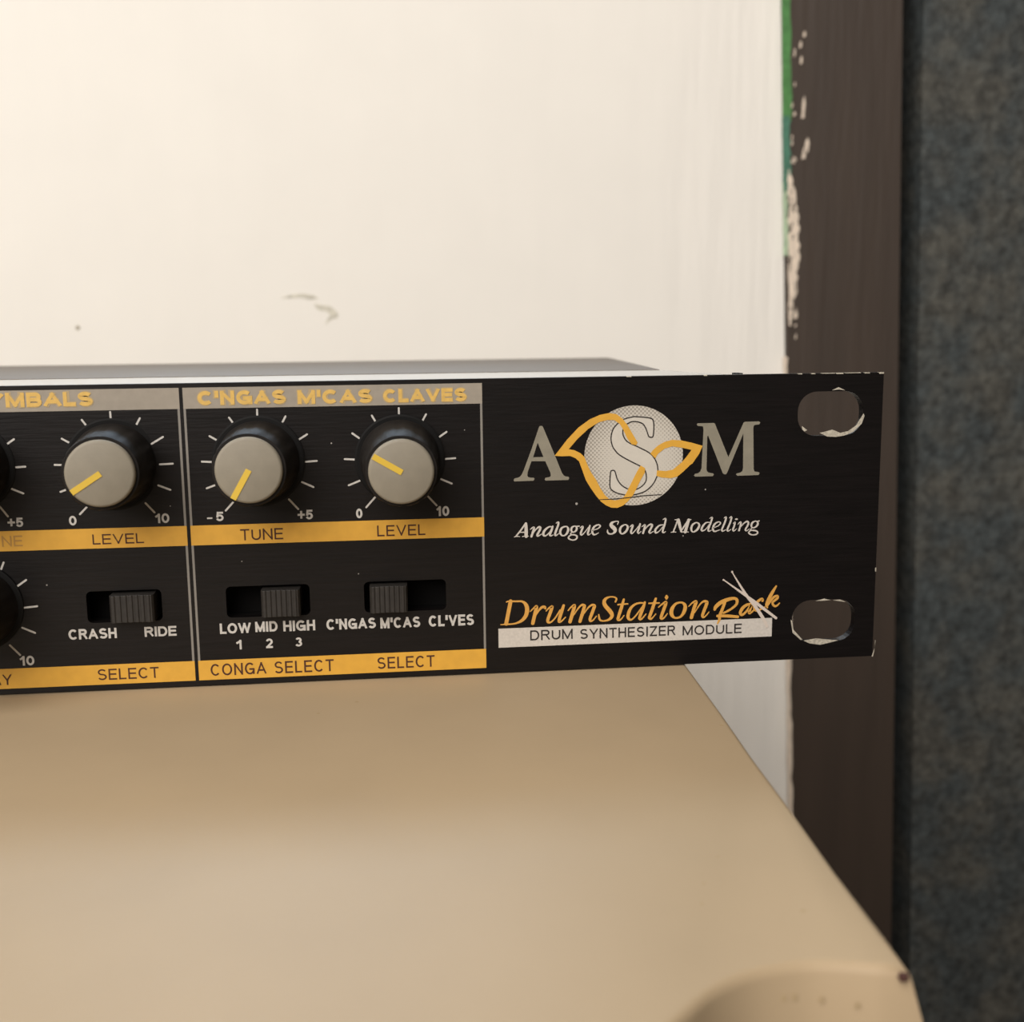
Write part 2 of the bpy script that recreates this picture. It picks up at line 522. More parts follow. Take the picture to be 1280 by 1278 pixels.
# ---------------------------------------------------------------- traced artwork, millimetres on the faceplate (x, z, width)
STROKES = {
 'drum': [
  [0, (-56.32,10.87,0.57), (-56.68,9.15,0.57), (-57.03,7.45,0.58)],
  [0, (-56.94,10.78,0.19), (-56.58,10.86,0.24), (-55.56,10.82,0.26), (-54.62,10.76,0.31), (-54.07,10.29,0.54), (-53.87,9.52,0.63), (-54.04,8.67,0.59), (-54.56,7.97,0.48), (-55.31,7.55,0.32), (-56.06,7.39,0.23), (-56.9,7.37,0.24), (-57.84,7.35,0.14)],
  [0, (-53.38,9.21,0.16), (-52.95,9.63,0.23), (-52.53,9.93,0.38), (-52.46,9.75,0.49), (-52.68,8.9,0.53), (-53.05,7.36,0.53)],
  [0, (-52.68,8.33,0.12), (-52.21,9.17,0.26), (-51.69,9.74,0.39), (-51.26,9.78,0.44), (-51.15,9.56,0.3)],
  [0, (-51.03,9.17,0.17), (-50.61,9.6,0.24), (-50.18,9.81,0.39), (-50.16,9.61,0.47), (-50.47,8.72,0.49), (-50.78,7.82,0.47), (-50.71,7.43,0.37), (-50.29,7.46,0.25), (-49.67,8.06,0.23), (-48.91,9.23,0.24)],
  [0, (-48.39,9.93,0.39), (-48.68,9.03,0.49), (-49.06,7.8,0.47), (-49.06,7.43,0.37), (-48.69,7.54,0.23), (-48.12,8.1,0.18)],
  [0, (-47.72,9.11,0.17), (-47.29,9.59,0.24), (-46.82,9.88,0.4), (-46.77,9.66,0.49), (-47.01,8.81,0.53), (-47.44,7.37,0.53)],
  [0, (-47.01,8.14,0.12), (-46.21,9.36,0.23), (-45.64,9.89,0.32), (-45.26,9.78,0.42), (-45.29,9.51,0.49), (-45.5,8.75,0.51), (-45.93,7.35,0.49)],
  [0, (-45.5,8.27,0.12), (-44.74,9.35,0.23), (-44.12,9.83,0.32), (-43.74,9.72,0.42), (-43.77,9.45,0.49), (-44.12,8.51,0.49), (-44.41,7.7,0.44), (-44.31,7.36,0.34), (-43.93,7.49,0.23), (-43.43,8.09,0.16)],
  [0, (-40.54,10.19,0.28), (-40.39,10.67,0.26), (-40.85,10.93,0.21), (-41.52,10.94,0.25), (-42.09,10.63,0.46), (-42.26,10.11,0.56), (-41.97,9.48,0.6), (-41.37,8.78,0.62), (-41.05,8.19,0.56), (-41.22,7.72,0.48), (-41.7,7.4,0.32), (-42.37,7.3,0.23), (-42.84,7.44,0.3), (-43.01,7.79,0.3), (-43.08,8.32,0.18)],
  [0, (-39.28,10.48,0.35), (-39.61,9.29,0.49), (-39.98,8.15,0.48), (-40.15,7.48,0.44), (-39.93,7.33,0.3), (-39.6,7.55,0.21), (-39.22,8.02,0.16)],
  [0, (-40.18,9.72,0.21), (-39.42,9.77,0.26), (-38.67,9.79,0.21)],
  [0, (-36.08,9.81,0.18), (-36.75,9.86,0.27), (-37.51,9.69,0.32), (-38.22,9.09,0.44), (-38.58,8.19,0.51), (-38.55,7.56,0.44), (-38.12,7.32,0.28), (-37.4,7.95,0.23), (-36.36,9.36,0.21)],
  [0, (-36.06,9.92,0.35), (-36.34,9.01,0.48), (-36.76,7.87,0.46), (-36.83,7.39,0.39), (-36.47,7.42,0.25), (-35.87,8.12,0.18)],
  [0, (-34.38,10.43,0.37), (-34.76,9.24,0.49), (-35.16,8.1,0.48), (-35.35,7.52,0.44), (-35.08,7.32,0.3), (-34.79,7.55,0.21), (-34.36,8.06,0.16)],
  [0, (-35.43,9.75,0.21), (-34.67,9.75,0.27), (-33.83,9.74,0.21)],
  [0, (-33.94,9.09,0.18), (-33.42,9.53,0.25), (-32.89,9.84,0.37), (-32.81,9.65,0.46), (-33.07,8.88,0.5), (-33.45,7.83,0.46), (-33.54,7.35,0.39), (-33.15,7.36,0.25), (-32.58,8.04,0.16)],
  [0, (-32.73,10.78,0.35), (-32.73,10.59,0.57), (-32.73,10.37,0.35)],
  [1, (-30.34,9.67,0.3), (-31.25,9.54,0.37), (-31.87,8.74,0.58), (-31.91,7.87,0.57), (-31.37,7.34,0.3), (-30.55,7.48,0.34), (-29.98,8.28,0.55), (-29.85,9.15,0.53)],
  [0, (-29.27,9.05,0.18), (-28.79,9.54,0.25), (-28.26,9.78,0.39), (-28.18,9.57,0.5), (-28.44,8.8,0.53), (-28.86,7.28,0.53)],
  [0, (-28.43,7.93,0.12), (-27.62,9.21,0.23), (-27,9.73,0.32), (-26.52,9.65,0.43), (-26.51,9.36,0.5), (-26.84,8.45,0.5), (-27.14,7.58,0.45), (-27.01,7.27,0.34), (-26.68,7.42,0.23), (-26.15,8.03,0.16)],
 ],
 'rack': [
  [0, (-25.26,8.39,0.38), (-25.07,8.83,0.57), (-24.36,9.43,0.61), (-23.29,9.86,0.57), (-22.32,10.02,0.44), (-21.83,9.77,0.46), (-21.86,9.14,0.42), (-22.48,8.53,0.36), (-23.26,8.07,0.34), (-23.89,7.8,0.3)],
  [0, (-23.68,9.5,0.44), (-24.05,8.45,0.47), (-24.46,7.39,0.49), (-24.5,6.8,0.42), (-24.78,6.18,0.21)],
  [0, (-24.8,7.38,0.42), (-23.34,7.32,0.47), (-21.62,7.12,0.42)],
  [0, (-19.56,9.05,0.38), (-20.34,8.89,0.44), (-20.97,8.37,0.51), (-21.25,7.7,0.46), (-20.95,7.39,0.38), (-20.32,7.91,0.34), (-19.56,8.86,0.38), (-19.78,8.08,0.44), (-19.87,7.65,0.4), (-19.53,7.73,0.29), (-19,8.2,0.21)],
  [0, (-17.81,9.47,0.38), (-17.91,9.77,0.42), (-18.49,9.45,0.42), (-19.02,8.84,0.44), (-19,8.15,0.4), (-18.46,8.01,0.34), (-17.44,8.48,0.21)],
  [0, (-15.72,11.69,0.25), (-16.22,10.88,0.48), (-16.83,9.73,0.55), (-17.15,8.86,0.48), (-17.04,8.37,0.25)],
  [0, (-17,8.76,0.32), (-16.15,9.9,0.38), (-15.56,10.15,0.38), (-15.5,9.78,0.38), (-16.23,9.17,0.36), (-16.02,8.67,0.36), (-15.62,8.59,0.32), (-15.12,9.03,0.17)],
 ],
 'sticks': [
  [0, (-22.67,14.14,0.32), (-22.5,13.82,0.15), (-21.99,12.98,0.21), (-20.27,10.3,0.42), (-19.07,8.84,0.49), (-17.54,6.52,0.5), (-17.03,5.42,0.44)],
  [0, (-24,12.96,0.28), (-23.69,12.75,0.17), (-22.45,11.84,0.25), (-20.27,10.25,0.4), (-18.48,8.91,0.46), (-15.62,6.69,0.38)],
 ],
 'ana': [
  [0, (-55.43,20.61,0.2), (-54.7,21.49,0.24), (-54.03,22.4,0.27)],
  [0, (-53.93,22.49,0.36), (-53.91,21.52,0.49), (-53.91,20.56,0.49)],
  [0, (-54.8,21.19,0.17), (-53.96,21.18,0.17)],
  [0, (-55.67,20.53,0.1), (-55.26,20.6,0.14), (-54.85,20.54,0.1)],
  [0, (-54.48,20.54,0.11), (-53.97,20.63,0.17), (-53.58,20.57,0.11)],
  [0, (-53.29,21.59,0.11), (-52.99,21.81,0.2), (-52.75,21.87,0.27), (-52.8,21.48,0.33), (-53.14,20.51,0.33)],
  [0, (-52.99,20.84,0.1), (-52.53,21.47,0.17), (-52.06,21.88,0.27), (-51.81,21.82,0.32), (-51.88,21.45,0.33), (-52.25,20.77,0.32), (-52.16,20.55,0.22), (-51.6,20.84,0.1)],
  [0, (-49.92,21.86,0.13), (-50.53,21.86,0.22), (-51.18,21.34,0.35), (-51.37,20.78,0.35), (-51.09,20.54,0.22), (-50.53,20.95,0.16), (-50.02,21.72,0.16)],
  [0, (-49.95,21.94,0.24), (-50.16,21.31,0.33), (-50.4,20.71,0.3), (-50.26,20.52,0.19), (-49.9,20.66,0.1)],
  [0, (-49.46,22.39,0.11), (-49.11,22.54,0.24), (-49.18,22.02,0.3), (-49.6,20.87,0.32), (-49.51,20.54,0.22), (-49.06,20.85,0.1)],
  [1, (-47.92,21.85,0.19), (-48.58,21.68,0.28), (-48.86,21.08,0.35), (-48.67,20.59,0.24), (-48.26,20.5,0.19), (-47.83,20.86,0.32), (-47.66,21.46,0.33)],
  [1, (-46.62,21.87,0.16), (-47.09,21.7,0.28), (-47.2,21.26,0.3), (-46.95,20.97,0.17), (-46.53,21.15,0.27), (-46.38,21.57,0.3)],
  [0, (-46.52,21.83,0.16), (-46.01,21.85,0.17)],
  [0, (-47.07,20.98,0.13), (-47.32,20.7,0.16), (-46.72,20.53,0.17)],
  [1, (-46.85,20.59,0.19), (-46.36,20.35,0.24), (-46.48,19.92,0.22), (-47.04,19.79,0.17), (-47.6,20.06,0.24), (-47.46,20.43,0.17)],
  [0, (-45.89,21.57,0.11), (-45.59,21.78,0.21), (-45.48,21.63,0.29), (-45.78,20.84,0.3), (-45.67,20.51,0.21), (-45.22,20.87,0.14), (-44.61,21.65,0.14)],
  [0, (-44.42,21.88,0.24), (-44.58,21.23,0.3), (-44.73,20.72,0.29), (-44.61,20.48,0.17), (-44.3,20.7,0.1)],
  [0, (-44.07,21.13,0.1), (-43.25,21.38,0.16), (-42.86,21.75,0.23), (-43.15,21.97,0.19), (-43.77,21.68,0.3), (-44.07,20.99,0.33), (-43.87,20.54,0.26), (-43.56,20.53,0.17), (-43.12,20.76,0.1)],
  [0, (-40.27,21.94,0.14), (-40.15,22.35,0.16), (-40.62,22.39,0.17), (-41.13,22.17,0.4), (-41.2,21.78,0.53), (-40.77,21.36,0.58), (-40.61,20.94,0.46), (-41.02,20.56,0.21), (-41.54,20.57,0.23), (-41.75,20.82,0.23), (-41.77,21.16,0.12)],
  [1, (-39.06,21.87,0.17), (-39.68,21.58,0.3), (-39.91,20.97,0.33), (-39.62,20.49,0.19), (-39.06,20.77,0.32), (-38.72,21.45,0.33)],
  [0, (-38.41,21.51,0.1), (-38.07,21.77,0.21), (-37.97,21.63,0.28), (-38.23,20.81,0.3), (-38.07,20.5,0.21), (-37.55,21,0.14), (-36.95,21.76,0.12)],
  [0, (-36.85,21.91,0.25), (-37.03,21.24,0.3), (-37.2,20.73,0.28), (-37.05,20.5,0.18), (-36.7,20.79,0.09)],
  [0, (-36.59,21.46,0.1), (-36.28,21.69,0.19), (-36.12,21.68,0.28), (-36.2,21.22,0.3), (-36.4,20.5,0.3)],
  [0, (-36.28,20.86,0.09), (-35.73,21.52,0.18), (-35.29,21.79,0.26), (-35.03,21.65,0.3), (-35.21,21.19,0.3), (-35.47,20.68,0.28), (-35.31,20.46,0.18), (-34.82,20.73,0.09)],
  [0, (-33.33,21.67,0.12), (-33.96,21.57,0.23), (-34.53,20.96,0.32), (-34.47,20.49,0.25), (-33.95,20.73,0.14), (-33.28,21.54,0.12)],
  [0, (-33.39,22.46,0.11), (-33,22.57,0.25), (-33.12,21.75,0.28), (-33.43,20.72,0.28), (-33.27,20.48,0.18), (-32.98,20.65,0.09)],
  [0, (-31.57,22.38,0.12), (-31.08,22.37,0.17)],
  [0, (-31.16,22.34,0.21), (-31.49,21.38,0.21), (-31.83,20.52,0.21)],
  [0, (-31.05,22.34,0.44), (-30.83,21.47,0.44), (-30.59,20.58,0.29)],
  [0, (-30.66,20.58,0.23), (-29.52,22.29,0.23)],
  [0, (-29.47,22.29,0.42), (-29.75,21.32,0.44), (-29.99,20.47,0.44)],
  [0, (-32.15,20.49,0.1), (-31.8,20.55,0.14), (-31.39,20.49,0.1)],
  [0, (-30.6,20.46,0.12), (-30.03,20.51,0.15), (-29.51,20.45,0.12)],
  [0, (-29.65,22.32,0.14), (-29.13,22.33,0.12)],
  [1, (-28.21,21.85,0.17), (-28.84,21.58,0.29), (-29.08,20.91,0.31), (-28.82,20.45,0.19), (-28.2,20.74,0.31), (-27.85,21.44,0.31)],
  [0, (-26.2,21.81,0.12), (-26.83,21.78,0.21), (-27.4,21.12,0.31), (-27.45,20.59,0.25), (-26.88,20.78,0.14), (-26.14,21.73,0.12)],
  [0, (-26.24,22.43,0.1), (-25.89,22.54,0.25), (-26.09,21.78,0.27), (-26.47,20.75,0.27), (-26.32,20.48,0.17), (-25.98,20.62,0.1)],
  [0, (-25.73,20.95,0.1), (-24.98,21.24,0.15), (-24.59,21.65,0.21), (-24.91,21.86,0.17), (-25.51,21.51,0.29), (-25.75,20.84,0.31), (-25.49,20.43,0.23), (-24.66,20.66,0.1)],
  [0, (-24.08,22.41,0.1), (-23.74,22.53,0.25), (-23.95,21.72,0.27), (-24.36,20.7,0.27), (-24.22,20.43,0.19), (-23.78,20.63,0.1)],
  [0, (-23.27,22.4,0.1), (-22.92,22.53,0.25), (-23.11,21.69,0.27), (-23.53,20.68,0.27), (-23.39,20.42,0.19), (-22.98,20.66,0.1)],
  [0, (-22.65,21.54,0.1), (-22.36,21.73,0.23), (-22.5,21.1,0.27), (-22.67,20.63,0.25), (-22.52,20.4,0.17), (-22.09,20.73,0.09)],
  [0, (-22.29,22.18,0.19), (-22.15,22.19,0.27), (-22.03,22.17,0.19)],
  [0, (-21.9,21.41,0.1), (-21.64,21.67,0.19), (-21.45,21.67,0.25), (-21.52,21.19,0.27), (-21.73,20.44,0.27)],
  [0, (-21.62,20.79,0.09), (-21.06,21.46,0.17), (-20.54,21.79,0.25), (-20.29,21.61,0.27), (-20.41,21.16,0.27), (-20.73,20.59,0.25), (-20.57,20.36,0.17), (-20.15,20.63,0.09)],
  [1, (-19.15,21.8,0.15), (-19.67,21.59,0.29), (-19.83,21.11,0.29), (-19.59,20.79,0.17), (-19.07,20.98,0.27), (-18.82,21.47,0.29)],
  [0, (-19.04,21.75,0.14), (-18.63,21.81,0.17)],
  [0, (-19.69,20.77,0.12), (-19.96,20.51,0.15), (-19.35,20.34,0.17)],
  [1, (-19.47,20.42,0.19), (-18.86,20.17,0.23), (-18.99,19.81,0.21), (-19.63,19.71,0.17), (-20.18,19.98,0.23), (-20.05,20.32,0.17)],
 ],
 'scratch': [
  [0, (-43.29,25.71,0.11), (-40.54,25.77,0.14), (-37.95,25.97,0.15), (-36.37,26.13,0.14), (-33.65,26.23,0.12)],
 ],
}
POLYS = {
 'A0': [(-51.58,36.76), (-51.42,36.73), (-51.31,36.62), (-50.48,34.6), (-49.59,32.44), (-48.56,29.85), (-48.31,29.47), (-48.02,29.29), (-47.56,29.22), (-47.48,28.99), (-47.61,28.76), (-50.94,28.75), (-51.1,28.9), (-51.02,29.16), (-50.6,29.22), (-50.27,29.31), (-50.19,29.52), (-50.28,29.97), (-51,31.6), (-53.03,31.65), (-53.6,30.05), (-53.65,29.56), (-53.55,29.35), (-53.26,29.24), (-52.72,29.21), (-52.6,29.05), (-52.76,28.79), (-55.58,28.74), (-55.68,28.91), (-55.56,29.18), (-55.08,29.27), (-54.74,29.42), (-54.49,29.71), (-54.16,30.4), (-52.97,33.5), (-51.87,36.63), (-51.75,36.75)],
 'A1': [(-52.1,34.34), (-52.78,32.22), (-51.27,32.23)],
 'M0': [(-28.36,36.68), (-25.86,36.67), (-25.7,36.54), (-23.58,31.56), (-21.37,36.64), (-21.12,36.76), (-18.98,36.77), (-18.83,36.59), (-18.97,36.33), (-19.63,36.27), (-19.82,36.12), (-19.86,35.8), (-19.67,29.69), (-19.52,29.31), (-18.84,29.19), (-18.74,29.01), (-18.93,28.76), (-22.14,28.74), (-22.35,28.93), (-22.24,29.09), (-21.72,29.2), (-21.41,29.4), (-21.3,29.87), (-21.37,35.04), (-23.73,29.22), (-23.91,29), (-24.2,29.02), (-24.39,29.19), (-26.73,34.85), (-26.84,34.65), (-26.88,29.82), (-26.78,29.49), (-26.54,29.32), (-25.87,29.18), (-25.75,29.01), (-25.91,28.77), (-28.57,28.77), (-28.77,28.93), (-28.61,29.19), (-28.16,29.27), (-27.83,29.51), (-27.64,30.02), (-27.54,32.62), (-27.43,35.58), (-27.48,36.13), (-27.65,36.23), (-28.26,36.28), (-28.45,36.45)],
 'Sf': [(-35.53,34.81), (-35.7,34.98), (-36.1,36.09), (-36.56,36.76), (-37.12,37.01), (-37.57,37.11), (-38.24,37.1), (-38.9,36.8), (-39.29,36.48), (-39.51,35.94), (-39.49,35.17), (-39.06,34.39), (-38.44,33.94), (-37.66,33.59), (-37.21,33.36), (-35.57,32.49), (-34.78,31.64), (-34.37,30.74), (-34.25,29.96), (-34.25,29.4), (-34.47,28.74), (-35.02,27.75), (-36.15,26.77), (-37.72,26.31), (-38.57,26.25), (-39.3,26.35), (-40.43,26.66), (-41.27,27.24), (-41.44,28.03), (-41.34,29.69), (-41.17,29.96), (-40.95,30.01), (-40.66,29.79), (-40.32,28.66), (-39.65,27.76), (-38.69,27.17), (-38.01,27.04), (-37.39,27.12), (-36.49,27.67), (-35.99,28.44), (-36.05,29.56), (-36.45,30.24), (-36.96,30.58), (-38.32,31.28), (-40,32.26), (-40.79,33.11), (-41.12,33.77), (-41.29,34.77), (-41.02,35.97), (-40.35,36.83), (-39.35,37.5), (-38.02,37.81), (-37.68,37.83), (-36.56,37.74), (-35.5,37.58), (-35.05,37.28), (-34.91,36.4), (-35,34.97), (-35.25,34.76)],
 'yl': [(-49.62,32.37), (-47.78,34.69), (-46.12,36.4), (-44.46,37.57), (-42.91,38.2), (-41.58,38.44), (-40.47,38.26), (-39.58,37.58), (-38.9,36.7), (-38.23,35.58), (-37.32,34.02), (-37.55,33.64), (-38.22,33.82), (-38.89,34.72), (-39.46,35.94), (-40.02,36.83), (-40.8,37.39), (-41.8,37.43), (-43.13,37.11), (-44.68,36.16), (-46.23,34.77), (-47.54,33.29), (-46.68,33.11), (-45.8,32.65), (-45.24,32.11), (-44.89,31.21), (-44.35,29.99), (-43.46,28.63), (-42.84,27.39), (-42.17,26.37), (-41.44,25.68), (-40.65,25.55), (-39.98,25.64), (-39.3,26.07), (-38.85,26.84), (-38.19,28.16), (-37.41,29.7), (-36.85,30.64), (-36.17,30.23), (-36.22,29.56), (-36.84,28.46), (-37.5,27.14), (-37.95,26.26), (-38.73,25.33), (-39.47,24.73), (-40.31,24.42), (-41.21,24.48), (-42,24.84), (-42.78,25.44), (-43.57,26.41), (-44.35,27.55), (-45.02,28.67), (-45.58,30.24), (-46.02,31.46), (-46.57,31.95), (-47.35,32.29), (-48.57,32.27)],
 'yr0': [(-35.4,32.38), (-34.96,32.92), (-34.29,33.51), (-33.28,34.05), (-32.15,34.33), (-30.8,34.21), (-29.21,33.84), (-27.53,33.34), (-28.05,32.15), (-29.05,30.73), (-29.27,30.62), (-30.51,29.48), (-31.3,28.86), (-32.31,28.63), (-33.68,28.77), (-34.45,29.05), (-34.39,29.85), (-33.01,29.73), (-31.99,29.9), (-30.64,30.99), (-29.97,31.75), (-29.21,32.77), (-30.56,33.1), (-32.14,33.36), (-33.27,33.05), (-34.27,32.3), (-34.66,31.64)],
 'chip_a': [(-9.66,34.88), (-8.97,35.01), (-7.74,35.32), (-7.11,35.09), (-6.48,34.81), (-5.24,35.05), (-4.03,35.88), (-3.44,36.84), (-2.93,37.66), (-2.76,37.28), (-3.18,36.09), (-4.46,34.92), (-5.84,34.39), (-7.08,34.22), (-8.48,34.3)],
 'chip_b': [(-7.98,41.16), (-6.96,41.62), (-5.91,41.14), (-6.95,41.28)],
 'chip_c': [(-12.43,35.95), (-11.58,35.34), (-11.99,35.13), (-12.34,35.45)],
 'chip_d': [(-11.14,2.94), (-9.16,3.22), (-7.55,2.99), (-5.62,2.75), (-6.58,2.52), (-8.48,2.15), (-10.25,2.47)],
 'chip_e': [(-9.51,9.12), (-8.09,9.44), (-7.05,9.18), (-8.08,9.12)],
 'chip_f': [(-6.73,9.15), (-5.54,9.19), (-4.57,8.77), (-5.53,8.93)],
 'chip_g': [(-13.3,6.31), (-13.06,6.14), (-12.78,4.71), (-11.3,3.07), (-11.62,3.08), (-12.93,4.24)],
 'chip_h': [(-0.12,-0.04), (0.31,1.3), (0.34,2.58), (0.41,2.42), (0.25,0.66), (0.09,-0.1)],
}
WORDS = [
  ('CYMBALS', 'head', -130.51, -114.05, 40.8, 42.75),
  ("C'NGAS", 'head', -99.91, -87.82, 40.62, 42.58),
  ("M'CAS", 'head', -86.15, -75.75, 40.54, 42.48),
  ('CLAVES', 'head', -74.17, -62.33, 40.53, 42.41),
  ('+5', 'num', -126.69, -124.61, 24.13, 25.45),
  ('0', 'num', -118.43, -117.41, 24.13, 25.49),
  ('10', 'num', -106.66, -104.74, 24.1, 25.48),
  ('-', 'num', -99.41, -98.91, 24.48, 24.71),
  ('5', 'num', -98.28, -97.23, 24.15, 25.48),
  ('+5', 'num', -86.85, -84.71, 24.03, 25.42),
  ('0', 'num', -78.56, -77.65, 23.98, 25.38),
  ('10', 'num', -66.97, -65.14, 23.95, 25.41),
  ('10', 'num', -126.6, -124.63, 4.12, 5.53),
  ('LEVEL', 'cap', -115.44, -108.42, 21.31, 22.76),
  ('NE', 'faded', -127.68, -124.89, 21.38, 22.93),
  ('TUNE', 'cap', -95.03, -89.02, 21.25, 22.89),
  ('LEVEL', 'cap', -75.62, -68.67, 21.23, 22.84),
  ('CRASH', 'num', -119.68, -113.03, 7.62, 9.14),
  ('RIDE', 'num', -109.17, -104.7, 7.63, 9.09),
  ('SELECT', 'cap', -116.08, -107.53, 1.48, 3.11),
  ('DECAY', 'cap', -134.97, -127.94, 1.38, 2.95),
  ('LOW', 'num', -98.6, -94.19, 7.61, 9.16),
  ('MID', 'num', -93.58, -90.4, 7.69, 9.22),
  ('HIGH', 'num', -89.59, -85.01, 7.62, 9.2),
  ('1', 'num', -96.38, -95.56, 5.2, 6.63),
  ('2', 'num', -92.16, -91.19, 5.22, 6.65),
  ('3', 'num', -87.96, -86.99, 5.28, 6.64),
  ("C'NGAS", 'num', -83.39, -76.23, 7.58, 9.19),
  ("M'CAS", 'num', -75.58, -69.75, 7.48, 9.1),
  ("CL'VES", 'num', -68.5, -61.82, 7.47, 9.14),
  ('CONGA', 'cap', -100.22, -92.31, 1.4, 3.17),
  ('SELECT', 'cap', -91.12, -82.55, 1.35, 3.15),
  ('SELECT', 'cap', -76.21, -67.76, 1.36, 3.12),
  ('DRUM', 'mod', -53.46, -47.04, 4.74, 6.29),
  ('SYNTHESIZER', 'mod', -45.92, -31.32, 4.64, 6.18),
  ('MODULE', 'mod', -30.19, -20.98, 4.55, 6.05),
]
TICKS = [
  [(-116.89,25.69,-115.81,26.76), (-119.27,28.92,-117.97,29.39), (-119.77,32.72,-118.67,32.67), (-118.57,36.34,-117.06,35.42), (-115.71,38.89,-114.72,37.43), (-111.84,39.92,-111.82,38.2), (-107.91,38.96,-108.79,37.42), (-104.93,36.3,-106.53,35.36), (-103.81,32.51,-105.57,32.44), (-104.36,28.81,-105.97,29.48), (-106.72,25.65,-107.87,27)],
  [(-96.88,25.63,-95.67,26.93), (-99.35,28.89,-97.97,29.39), (-99.8,32.7,-98.15,32.59), (-98.57,36.27,-97.04,35.33), (-95.76,38.82,-94.8,37.39), (-91.85,39.87,-91.86,38.14), (-87.95,38.84,-88.78,37.38), (-85.06,36.24,-86.57,35.31), (-83.85,32.43,-85.5,32.33), (-84.45,28.68,-86.04,29.44), (-86.73,25.56,-87.97,27)],
  [(-77.07,25.54,-75.78,26.96), (-79.46,28.8,-77.84,29.44), (-79.89,32.59,-78.23,32.48), (-78.71,36.25,-77.5,35.36), (-75.87,38.72,-75.1,37.38), (-72.02,39.71,-72.03,38.18), (-68.17,38.75,-68.99,37.33), (-65.29,36.18,-66.68,35.24), (-64.11,32.36,-65.73,32.26), (-64.69,28.67,-66.23,29.36), (-66.96,25.54,-68.16,26.89)],
  [(-124.92,36.4,-126.4,35.41), (-123.7,32.57,-125.49,32.47), (-124.26,28.83,-125.91,29.58), (-126.57,25.66,-127.53,27.04)],
  [(-127.67,19.16,-128.28,17.78), (-124.85,16.54,-126.38,15.48), (-123.64,12.7,-125.42,12.55), (-124.22,8.84,-125.9,9.66), (-126.5,5.69,-127.78,7.18)],
]


# ---------------------------------------------------------------- the setting
WY = 300.0


def edge(z, a, slope):
    return a + slope * z


def board(name, xa, sa, xb, sb, y0, y1, z0, z1, m):
    bm = bmesh.new()
    prism_xz(bm, [[(xa + sa * z0, z0), (xb + sb * z0, z0), (xb + sb * z1, z1), (xa + sa * z1, z1)]], y0, y1)
    return link(name, bm, m, bevel=None)


SL = -0.0388
wall = tag(board('wall_back', -1100, 0, 97.0, SL, WY, WY + 60, -700, 1500, wall_mat()), 'white painted wall behind the rack module', None, 'structure')
trim = tag(board('trim_1', 95.9, SL, 145.3, -0.0325, WY - 2.5, WY + 18, -700, 1500, M_TRIM), 'dark brown painted frame board between the white wall and the dark panel', None, 'structure')
jamb = tag(board('trim_2', 145.3, -0.0325, 158.5, -0.0335, WY + 22, WY + 34, -700, 1500, M_TRIM), 'dark recessed strip beside the brown frame board', None, 'structure')
door = tag(board('door_1', 156.4, -0.0335, 900, -0.0335, WY + 1.5, WY + 40, -700, 1500, door_mat()), 'dark grey mottled door panel at the right edge', None, 'structure')
bm = bmesh.new()
box(bm, -1500, 1500, -1500, 420, -720, -700)
tag(link('floor', bm, M_FLOOR), 'dark floor under the beige case', None, 'structure')


def patch(name, pts, y, m, parent):
    bm = bmesh.new()
    prism_xz(bm, [pts], y - 0.25, y + 0.6)
    return link(name, bm, m, parent)


def ragged(left, right, zs, amp):
    L = [(l + random.uniform(-amp, amp) * 0.4, z) for l, z in zip(left, zs)]
    R = [(r + random.uniform(-amp, amp), z) for r, z in zip(right, zs)]
    return L + R[::-1]


for nm, za, zb, wl, wr, m in (('green_paint_edge', 260, 136, -0.6, 2.9, M_GREEN), ('teal_paint_edge', 138, 108, -0.8, 2.3, M_TEAL)):
    zs = [za + (zb - za) * i / 24 for i in range(25)]
    pts = ragged([95.9 + SL * z + wl for z in zs], [95.9 + SL * z + wr for z in zs], zs, 0.5)
    tag(patch(nm, pts, WY - (2.55 if m is M_GREEN else 2.62), m, trim), 'strip of old %s showing beside the wall' % nm.replace('_edge', '').replace('_', ' '))
zs = [112 - 30 * i / 24 for i in range(25)]
tag(patch('pale_green_paint_edge', ragged([95.9 + SL * z - 0.8 for z in zs], [95.9 + SL * z + 1.4 for z in zs], zs, 0.5), WY - 2.5,
          mat('pale_green_paint', srgb(168, 190, 160), 0.6, noise=0.25, scale=300), trim), 'pale green brushed paint along the wall edge')
bm = bmesh.new()
zs = [115 - 62 * i / 46 for i in range(47)]
wd = [max(0.3, 4.4 * math.sin(min(1, (i + 4) / 22) * 1.57) * (1 if i < 26 else 1 - (i - 26) / 24)) for i in range(47)]
pts = ragged([95.9 + SL * z + 1.0 for z in zs], [95.9 + SL * z + 1.2 + w_ for z, w_ in zip(zs, wd)], zs, 0.55)
prism_xz(bm, [pts], WY - 2.95, WY - 2.3)
for i in range(34):
    z = random.uniform(48, 178)
    x = 95.9 + SL * z + random.uniform(1.5, 4.6)
    a, h = random.uniform(0.25, 0.6), random.uniform(0.5, 1.8)
    prism_xz(bm, [[(x - a, z - h), (x + a * 0.6, z - h * 0.7), (x + a, z + h * 0.6), (x - a * 0.3, z + h)]], WY - 2.9, WY - 2.3)
link('white_paint_fleck', bm, M_CHIPW, trim)
bm = bmesh.new()
for x, z, a, h in ((98.5, 141.5, 0.7, 4.5), (100.4, 126.5, 1.0, 3.0), (99.3, 123.5, 0.9, 2.5), (97.0, 160, 0.5, 1.6), (96.5, 166, 0.5, 1.4), (98.0, 170, 0.6, 1.2)):
    prism_xz(bm, [[(x - a, z - h), (x + a * 0.5, z - h * 0.9), (x + a, z + h * 0.4), (x + a * 0.3, z + h), (x - a * 0.6, z + h * 0.5)]], WY - 2.9, WY - 2.3)
link('white_paint_fleck', bm, M_CHIPW, trim)
